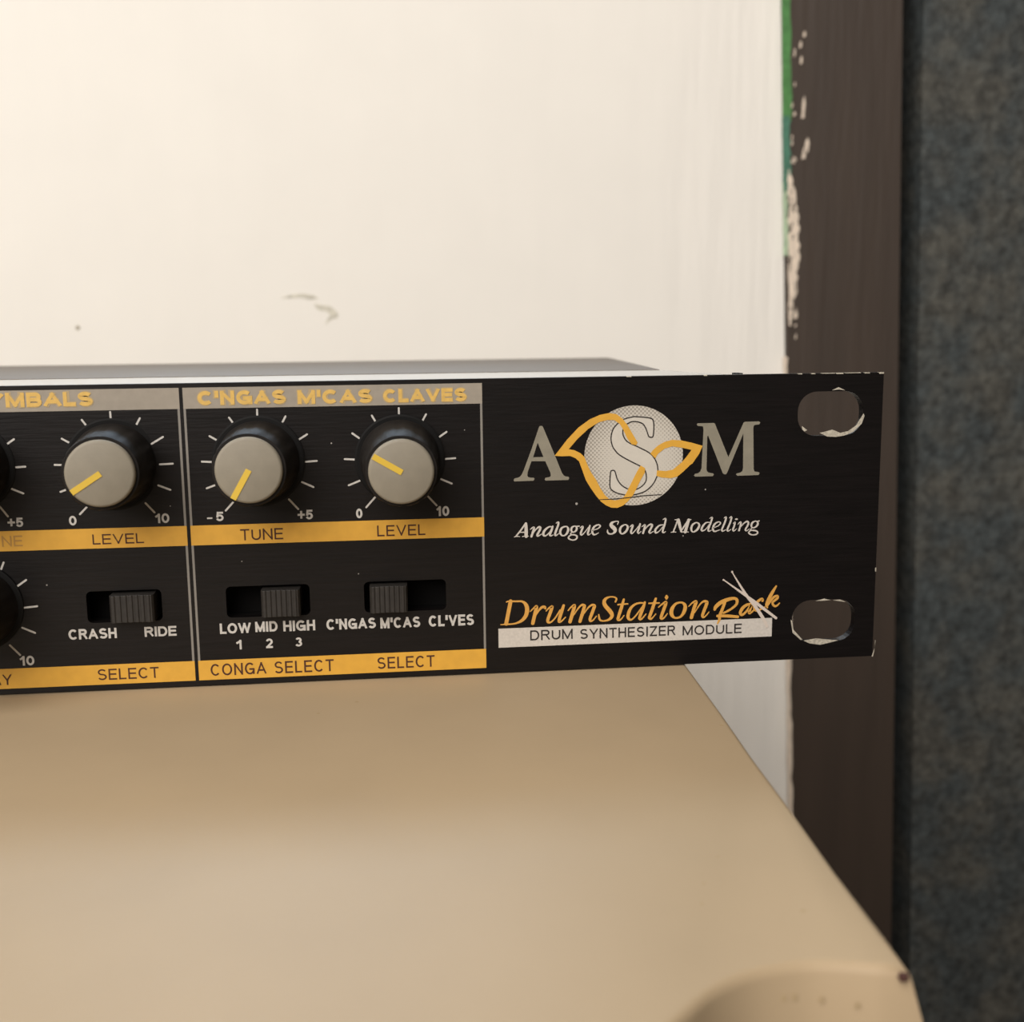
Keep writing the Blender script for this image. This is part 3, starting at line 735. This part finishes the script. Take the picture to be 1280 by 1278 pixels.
zs = [40 - 215 * i / 50 for i in range(51)]
tag(patch('ragged_paint_edge', ragged([94.5 + SL * z for z in zs], [95.9 + SL * z + 0.5 for z in zs], zs, 0.55), WY - 2.5, M_CHIPW, trim), 'uneven white paint edge lower down')

bm = bmesh.new()
for i in range(26):
    z = random.uniform(52, 108)
    x = 95.9 + SL * z + random.uniform(0.6, 4.2)
    a, h = random.uniform(0.2, 0.5), random.uniform(0.6, 2.2)
    prism_xz(bm, [[(x - a, z - h), (x + a * 0.6, z - h * 0.7), (x + a, z + h * 0.6), (x - a * 0.3, z + h)]], WY - 3.0, WY - 2.3)
link('brown_paint_fleck', bm, M_TRIM, trim)

# scuffs in the wall plaster
bm = bmesh.new()
for lp in ([(-116.5, 66.3), (-112, 67.6), (-107.5, 68.0), (-103.2, 67.2), (-101.2, 66.0), (-104.5, 65.6), (-108.5, 66.4), (-112.5, 66.2)],
           [(-103.2, 64.0), (-100.5, 63.4), (-97.2, 63.0), (-95.0, 61.6), (-93.6, 59.6), (-94.2, 58.2), (-96.4, 57.8), (-99.2, 55.4), (-98.2, 57.6), (-96.8, 59.4), (-98.6, 61.0), (-101.0, 61.2), (-102.6, 62.4)]):
    prism_xz(bm, [lp], WY - 0.12, WY + 0.5)
tag(link('wall_scuff', bm, mat('scuffed_plaster', srgb(205, 202, 188), 0.9, noise=0.22, scale=420), wall), 'grey scuff in the white paint')
bm = bmesh.new()
lathe_y(bm, [(0.85, WY - 0.15), (0.95, WY + 0.3)], 14, -196.2, 55.3)
link('wall_speck', bm, mat('grey_speck', srgb(165, 158, 140), 0.9), wall)

# ---------------------------------------------------------------- beige case (carries the module)
ZT = -0.2
FRONT = [(-33.5, -81.2)] + smooth_loop([(-35.6, -80.9), (-39.0, -80.0), (-42.0, -79.7), (-46.0, -80.4), (-49.5, -82.2), (-52.5, -84.9), (-56.0, -88.0), (-61.0, -90.0), (-70.0, -90.8)], False, 4)
RIGHT = [(-19.0, 186), (-23.0, 110), (-29.25, 0), (-30.3, -21), (-31.3, -37), (-31.9, -51), (-32.75, -65), (-33.15, -76)]
# (x, y, flare to the right, flare to the front): the front face leans forward a little as it goes down
foot = ([(-520, 186, 0, 0)] + [(x, y, 0, 0) for x, y in RIGHT[:-1]] + [(RIGHT[-1][0], RIGHT[-1][1], 0.24, 0)] + [(FRONT[0][0], FRONT[0][1], 0.24, 0.2)]
        + [(x, y, 0, 0.2) for x, y in FRONT[1:]] + [(-515, -90.8, 0, 0.2)])
RINGS = [(0.85, 0, 0), (0.52, -0.07, 0), (0.25, -0.25, 0.1), (0.07, -0.52, 0.3), (0, -0.85, 0.6), (0, -5, 4.6), (0, -16, 14), (0, -30, 18), (0, -690, 18)]
bm = bmesh.new()
rings = []
nf = len(foot)
for d, dz, sl_ in RINGS:
    ring = []
    for i, (x, y, fx, fy) in enumerate(foot):
        p, q = foot[i - 1], foot[(i + 1) % nf]
        n1 = Vector((-(y - p[1]), x - p[0])).normalized()
        n2 = Vector((-(q[1] - y), q[0] - x)).normalized()
        n = (n1 + n2)
        n = n / max(0.6, n.length_squared / 2)          # points outwards for this winding
        ring.append(bm.verts.new((x - n.x * d + sl_ * fx, y - n.y * d - sl_ * fy, ZT + dz)))
    rings.append(ring)
bm.faces.new(rings[0])
for ra, rb in zip(rings, rings[1:]):
    for i in range(nf):
        j = (i + 1) % nf
        bm.faces.new((ra[i], rb[i], rb[j], ra[j]))
bm.faces.new(rings[-1])
bmesh.ops.recalc_face_normals(bm, faces=bm.faces)
case = tag(link('beige_case', bm, M_BEIGE, smooth=True), 'large beige painted metal case with rounded edges, carrying the black rack module', 'case')
md = case.modifiers.new('edges', 'EDGE_SPLIT')
md.split_angle = math.radians(60)
for x, y in ((-480, 150), (-60, 150), (-480, -60), (-60, -60)):
    bm = bmesh.new()
    box(bm, x - 15, x + 15, y - 15, y + 15, -700, -694)
    link('foot', bm, M_RUB, case)
bm = bmesh.new()
bmesh.ops.create_icosphere(bm, subdivisions=3, radius=1.0)
for v in bm.verts:
    n = 1 + 0.18 * math.sin(v.co.x * 5 + 1) * math.cos(v.co.z * 4)
    v.co = Vector((-34.1 + v.co.x * 0.42 * n, -81.55 + v.co.y * 0.45 * n, ZT - 0.55 + v.co.z * 0.36 * n))
tag(link('rust_spot', bm, M_RUST, case, smooth=True), 'red-brown chip on the corner')
bm = bmesh.new()


def disc_z(x, y, r, e=1.0):
    vs = [bm.verts.new((x + r * math.cos(t * math.pi / 6) * (1 + 0.2 * math.sin(t * 3)), y + r * e * math.sin(t * math.pi / 6), ZT + 0.012)) for t in range(12)]
    bm.faces.new(vs)


for x, y, r in ((-45.8, -66.0, 0.16), (-47.0, -69.5, 0.18), (-38.6, -71.8, 0.25), (-31.9, -26.0, 0.3), (-79, -10, 0.25), (-43, -61, 0.15), (-84, -14, .22)):
    disc_z(x, y, r)
for x, z, yf in ((-43.4, -2.6, -79.75), (-42.5, -2.6, -79.72), (-40.3, -2.9, -79.85), (-37.6, -3.2, -80.45)):
    vs = [bm.verts.new((x + 0.22 * math.cos(t * math.pi / 6), yf - 0.10 + 0.2 * (z + 0.8 + 0.26 * math.sin(t * math.pi / 6)) - 0.12, z + 0.26 * math.sin(t * math.pi / 6))) for t in range(12)]
    bm.faces.new(vs)
SPK = link('dirt_speck', bm, M_SPECK, case)
SPK['kind'] = 'stuff'

# ---------------------------------------------------------------- rack module
H = 43.7
mod = bpy.data.objects.new('rack_module', None)
mod.empty_display_size = 0.02
COL.objects.link(mod)
tag(mod, 'black rack-mount drum synthesizer module with grey knobs and yellow captions, lying on the beige case', 'synthesizer')

hole = lambda cx, cz: rrect(cx - 5.05, cx + 5.05, cz - 3.3, cz + 3.3, 2.9, 8)
SW = [(-116.9, -106.5), (-97.5, -85.6), (-77.8, -65.85)]
SLD = [(-113.4, -107.3), (-92.4, -86.9), (-76.95, -71.5)]
SWZ = (9.95, 14.55)
loops = [[(-482.6, 0), (-0.0, 0), (0, H), (-482.6, H)]]
for cx in (-8.05, -474.5):
    for cz in (H / 2 - 15.875, H / 2 + 15.875):
        loops.append(hole(cx, cz))
for a, c in SW:
    loops.append(rrect(a, c, SWZ[0], SWZ[1], 0.7, 4))
bm = bmesh.new()
prism_xz(bm, loops, 0.0, 1.5)
plate = tag(link('faceplate', bm, M_PANEL, mod), 'black front panel with printed captions')

# chassis behind it
bm = bmesh.new()
prism_xy(bm, [(-461, 1.5), (-21.0, 1.5), (-21.5, 8), (-22.0, 11), (-461, 11)], 42.35, 43.5)
prism_xy(bm, [(-461, 1.5), (-21.0, 1.5), (-21.5, 8), (-22.0, 11), (-461, 11)], 0.9, 1.9)
prism_xy(bm, [(-461, 11), (-22.0, 11), (-26, 33), (-461, 33)], 0.9, 43.5)
link('chassis', bm, M_SLATE, mod)
bm = bmesh.new()
prism_xy(bm, [(-461, 33), (-26, 33), (-12.5, 147), (-461, 147)], 0.9, 43.6)
tag(link('chassis_cover', bm, M_COVER, mod), 'darker grey top cover')
bm = bmesh.new()
box(bm, -20.9, -20.0, 5.0, 7.5, 42.6, 43.75)
link('fixing_tab', bm, M_RUB, mod)
for x in (-440, -60):
    for y in (20, 130):
        bm = bmesh.new()
        box(bm, x - 5, x + 5, y - 5, y + 5, ZT, 0.9)
        link('rubber_foot', bm, M_RUB, mod)


def quad(name, x0, x1, z0, z1, y, m):
    bm = bmesh.new()
    flat(bm, [[(x0, z0), (x1, z0), (x1, z1), (x0, z1)]], y)
    return link(name, bm, m, plate)


X1, X2, X3 = -102.42, -101.92, -60.08
for a, c in ((-144.0, X1), (X2, X3)):
    quad('heading_band', a, c, 40.15, 43.08, -0.02, M_GREY)
    quad('caption_band', a, c, 20.73, 23.59, -0.02, M_YEL)
    quad('caption_band', a, c, 0.80, 3.74, -0.02, M_YEL)
    for x in (a + 0.16, c - 0.16):
        bm = bmesh.new()
        flat(bm, [[(x - 0.16, 23.59), (x + 0.16, 23.59), (x + 0.16, 40.15), (x - 0.16, 40.15)]], -0.02)
        flat(bm, [[(x - 0.16, 3.74), (x + 0.16, 3.74), (x + 0.16, 20.73), (x - 0.16, 20.73)]], -0.02)
        link('border_line', bm, M_LINE, plate)
STY = {'head': ('heading_lettering', M_HEADT, 0.27), 'num': ('scale_lettering', M_WHITE, 0.21), 'cap': ('caption_lettering', M_BRN, 0.135),
       'faded': ('faded_lettering', M_FADE, 0.14), 'mod': ('subtitle_lettering', M_INK, 0.15)}
for s, st, x0, x1, z0, z1 in WORDS:
    nm, m, bo = STY[st]
    if st == 'head':
        word('heading_underprint', s, x0 - 0.13, x1 + 0.13, z0 - 0.14, z1 + 0.14, -0.03, M_UNDER, plate, 0.36)
    word(nm, s, x0, x1, z0, z1, -0.06 if st == 'head' else -0.045, m, plate, bo)
for tk in TICKS:
    bm = bmesh.new()
    for xa, za, xb, zb in tk:
        ribbon(bm, [0, (xa, za, 0.27), (xb, zb, 0.27)], -0.03)
    link('dial_ticks', bm, M_WHITE, plate)


def pen(name, key, y, m):
    bm = bmesh.new()
    for i, s in enumerate(STROKES[key]):
        ribbon(bm, s, y - 0.003 * (i % 7))
    return link(name, bm, m, plate)


def ink(name, loops, y, m):
    bm = bmesh.new()
    flat(bm, loops, y)
    return link(name, bm, m, plate)


# emblem
ink('emblem_letter', [POLYS['A0'], POLYS['A1']], -0.02, M_EMB)
ink('emblem_letter', [POLYS['M0']], -0.02, M_EMB)
ink('emblem_ball', [[(-37.86 + 7.37 * math.cos(2 * math.pi * i / 96), 32.1 + 7.38 * math.sin(2 * math.pi * i / 96)) for i in range(96)]], -0.02, ball_mat())
sl = smooth_loop(POLYS['Sf'], True, 3)
ink('emblem_letter', [sl], -0.035, M_SFILL)
bm = bmesh.new()
ribbon(bm, [1] + [(p[0], p[1], 0.18) for p in sl], -0.05, 1)
link('emblem_outline', bm, M_INK, plate)
ink('emblem_ribbon', [POLYS['yl']], -0.065, M_YEL)
ink('emblem_ribbon', [POLYS['yr0']], -0.065, M_YEL)
pen('scratch', 'scratch', -0.08, M_INK)
pen('tagline_lettering', 'ana', -0.03, M_CREAM)
quad('subtitle_band', -58.2, -16.22, 3.82, 6.74, -0.02, M_CREAM)
pen('title_lettering', 'drum', -0.03, M_GOLD)
pen('script_lettering', 'rack', -0.045, M_GOLD)
pen('drumstick_emblem', 'sticks', -0.07, M_STICK)

# bare metal where the paint is chipped off
for k in 'abcdefgh':
    tag(ink('paint_chip', [POLYS['chip_' + k]], -0.03, M_METAL), 'bare metal chip')
bm = bmesh.new()
for xa, xb, h in ((-13.2, -12.6, 0.10), (-11.2, -10.6, 0.10), (-7.4, -6.3, 0.14), (-3.0, -2.2, 0.12), (-0.75, 0.0, 0.20), (-27.5, -27.0, 0.12), (-39, -38.3, 0.1), (-6.0, -3.6, 0.05), (-9.6, -7.6, 0.05)):
    box(bm, xa, xb, -0.05, 0.5, H - h, H + 0.03)
link('worn_edge', bm, M_METAL, plate)
bm = bmesh.new()
box(bm, -0.12, 0.04, -0.05, 0.5, 13.4, 14.0)
link('worn_edge', bm, M_METAL, plate)
bm = bmesh.new()
for x, z, r in ((-81.7, 34.9, 0.12), (-46.4, 25.2, 0.2), (-122.1, 15.7, 0.12), (-27.0, 26.8, 0.12), (-104.5, 26.5, 0.08), (-62.7, 36.4, 0.08), (-30.3, 19.9, 0.1), (-78.5, 15.8, 0.09), (-95, 18.2, .08)):
    flat(bm, [[(x + r * math.cos(t), z + r * math.sin(t)) for t in (0, 1, 2, 3, 4, 5)]], -0.03)
link('dust_speck', bm, M_DUST, plate)['kind'] = 'stuff'


# ---------------------------------------------------------------- knobs
def make_knob(cx, cz, ang, lean=(0, 0)):
    """ang: direction of the pointer in the panel, degrees anticlockwise from +x"""
    bm = bmesh.new()
    prof = [(5.75, -0.3), (5.6, -1.2), (5.5, -1.5), (5.25, -6.0), (4.98, -10.3), (4.8, -10.7)]
    n = 72
    rings = []
    for i, (r, y) in enumerate(prof):
        ring = []
        for k in range(n):
            g = 0.10 if (2 <= i <= 4 and k % 6 in (0, 1)) else 0.0      # shallow grip flutes
            a = 2 * math.pi * k / n
            ring.append(bm.verts.new(((r - g) * math.cos(a), y, (r - g) * math.sin(a))))
        rings.append(ring)
    for a, c in zip(rings, rings[1:]):
        for k in range(n):
            j = (k + 1) % n
            bm.faces.new((a[k], a[j], c[j], c[k]))
    bm.faces.new(rings[0])
    bm.faces.new(rings[-1])
    bmesh.ops.recalc_face_normals(bm, faces=bm.faces)
    kb = link('rotary_knob', bm, M_KNOB, mod, smooth=True)
    kb.location = (cx * MM, 0, cz * MM)
    kb.rotation_euler = (math.radians(lean[0]), 0, math.radians(lean[1]))
    md = kb.modifiers.new('edges', 'EDGE_SPLIT')
    md.split_angle = math.radians(40)
    bm = bmesh.new()
    lathe_y(bm, [(4.36, -10.5), (4.42, -10.9), (4.40, -11.25), (4.26, -11.48), (4.02, -11.58)], 72)
    cp = link('knob_cap', bm, M_CAP, kb, smooth=True)
    tag(cp, 'grey disc on the front')
    a = math.radians(ang)
    ux, uz = math.cos(a), math.sin(a)
    bm = bmesh.new()
    h = 0.40
    p0, p1 = -0.1, 4.3
    pts = [(ux * p0 - uz * h, uz * p0 + ux * h), (ux * p1 - uz * h, uz * p1 + ux * h), (ux * p1 + uz * h, uz * p1 - ux * h), (ux * p0 + uz * h, uz * p0 - ux * h)]
    prism_xz(bm, [pts], -11.66, -11.2)
    tag(link('pointer', bm, M_POINT, kb), 'yellow pointer line')
    bm = bmesh.new()
    lathe_y(bm, [(6.45, 0.0), (6.45, -0.35), (6.2, -0.45)], 64)
    col = link('knob_collar', bm, M_COLLAR, kb, smooth=False)
    return kb


KNOBS = [(-111.86, 32.62, 0), (-91.95, 32.6, 1), (-72.05, 32.42, 2), (-131.5, 32.65, 3), (-131.9, 12.9, 4)]
ANG = [213, 240, 149, 120, 200]
LEAN = [(0, 5.0), (0, 0), (2.6, 0.4), (0, 2), (1, 1)]      # the pots are a little loose
for (kx, kz, i) in KNOBS:
    make_knob(kx, kz, ANG[i], LEAN[i])

# ---------------------------------------------------------------- slide switches
for (a, c), (s0, s1) in zip(SW, SLD):
    bm = bmesh.new()
    # open-fronted dark housing behind the cut-out
    prism_xz(bm, [[(a - 1, SWZ[0] - 1), (c + 1, SWZ[0] - 1), (c + 1, SWZ[1] + 1), (a - 1, SWZ[1] + 1)]], 4.2, 8.0)
    for q in ((a - 1, a - 0.2, SWZ[0] - 1, SWZ[1] + 1), (c + 0.2, c + 1, SWZ[0] - 1, SWZ[1] + 1)):
        box(bm, q[0], q[1], 1.5, 4.2, q[2], q[3])
    box(bm, a - 0.2, c + 0.2, 1.5, 4.2, SWZ[1] + 0.2, SWZ[1] + 1)
    box(bm, a - 0.2, c + 0.2, 1.5, 4.2, SWZ[0] - 1, SWZ[0] - 0.2)
    sw = link('slide_switch', bm, M_SWBOX, mod)
    bm = bmesh.new()
    z0, z1 = SWZ[0] + 0.25, SWZ[1] - 0.42
    n = 7
    prof = [(s0, 4.0), (s0, -1.35)]
    for i in range(n):
        t0, t1 = s0 + 0.25 + (s1 - s0 - 0.5) * i / n, s0 + 0.25 + (s1 - s0 - 0.5) * (i + 1) / n
        dip = 0.22 * math.sin(math.pi * (i + 0.5) / n)
        prof += [(t0 + 0.08, -1.85 + dip), (t0 + (t1 - t0) * 0.6, -1.85 + dip), (t0 + (t1 - t0) * 0.72, -1.74 + dip), (t1 - 0.02, -1.74 + dip)]
    prof += [(s1, -1.35), (s1, 4.0)]
    prism_xy(bm, prof, z0, z1)
    link('slider', bm, M_SLIDE, sw, bevel=0.1)
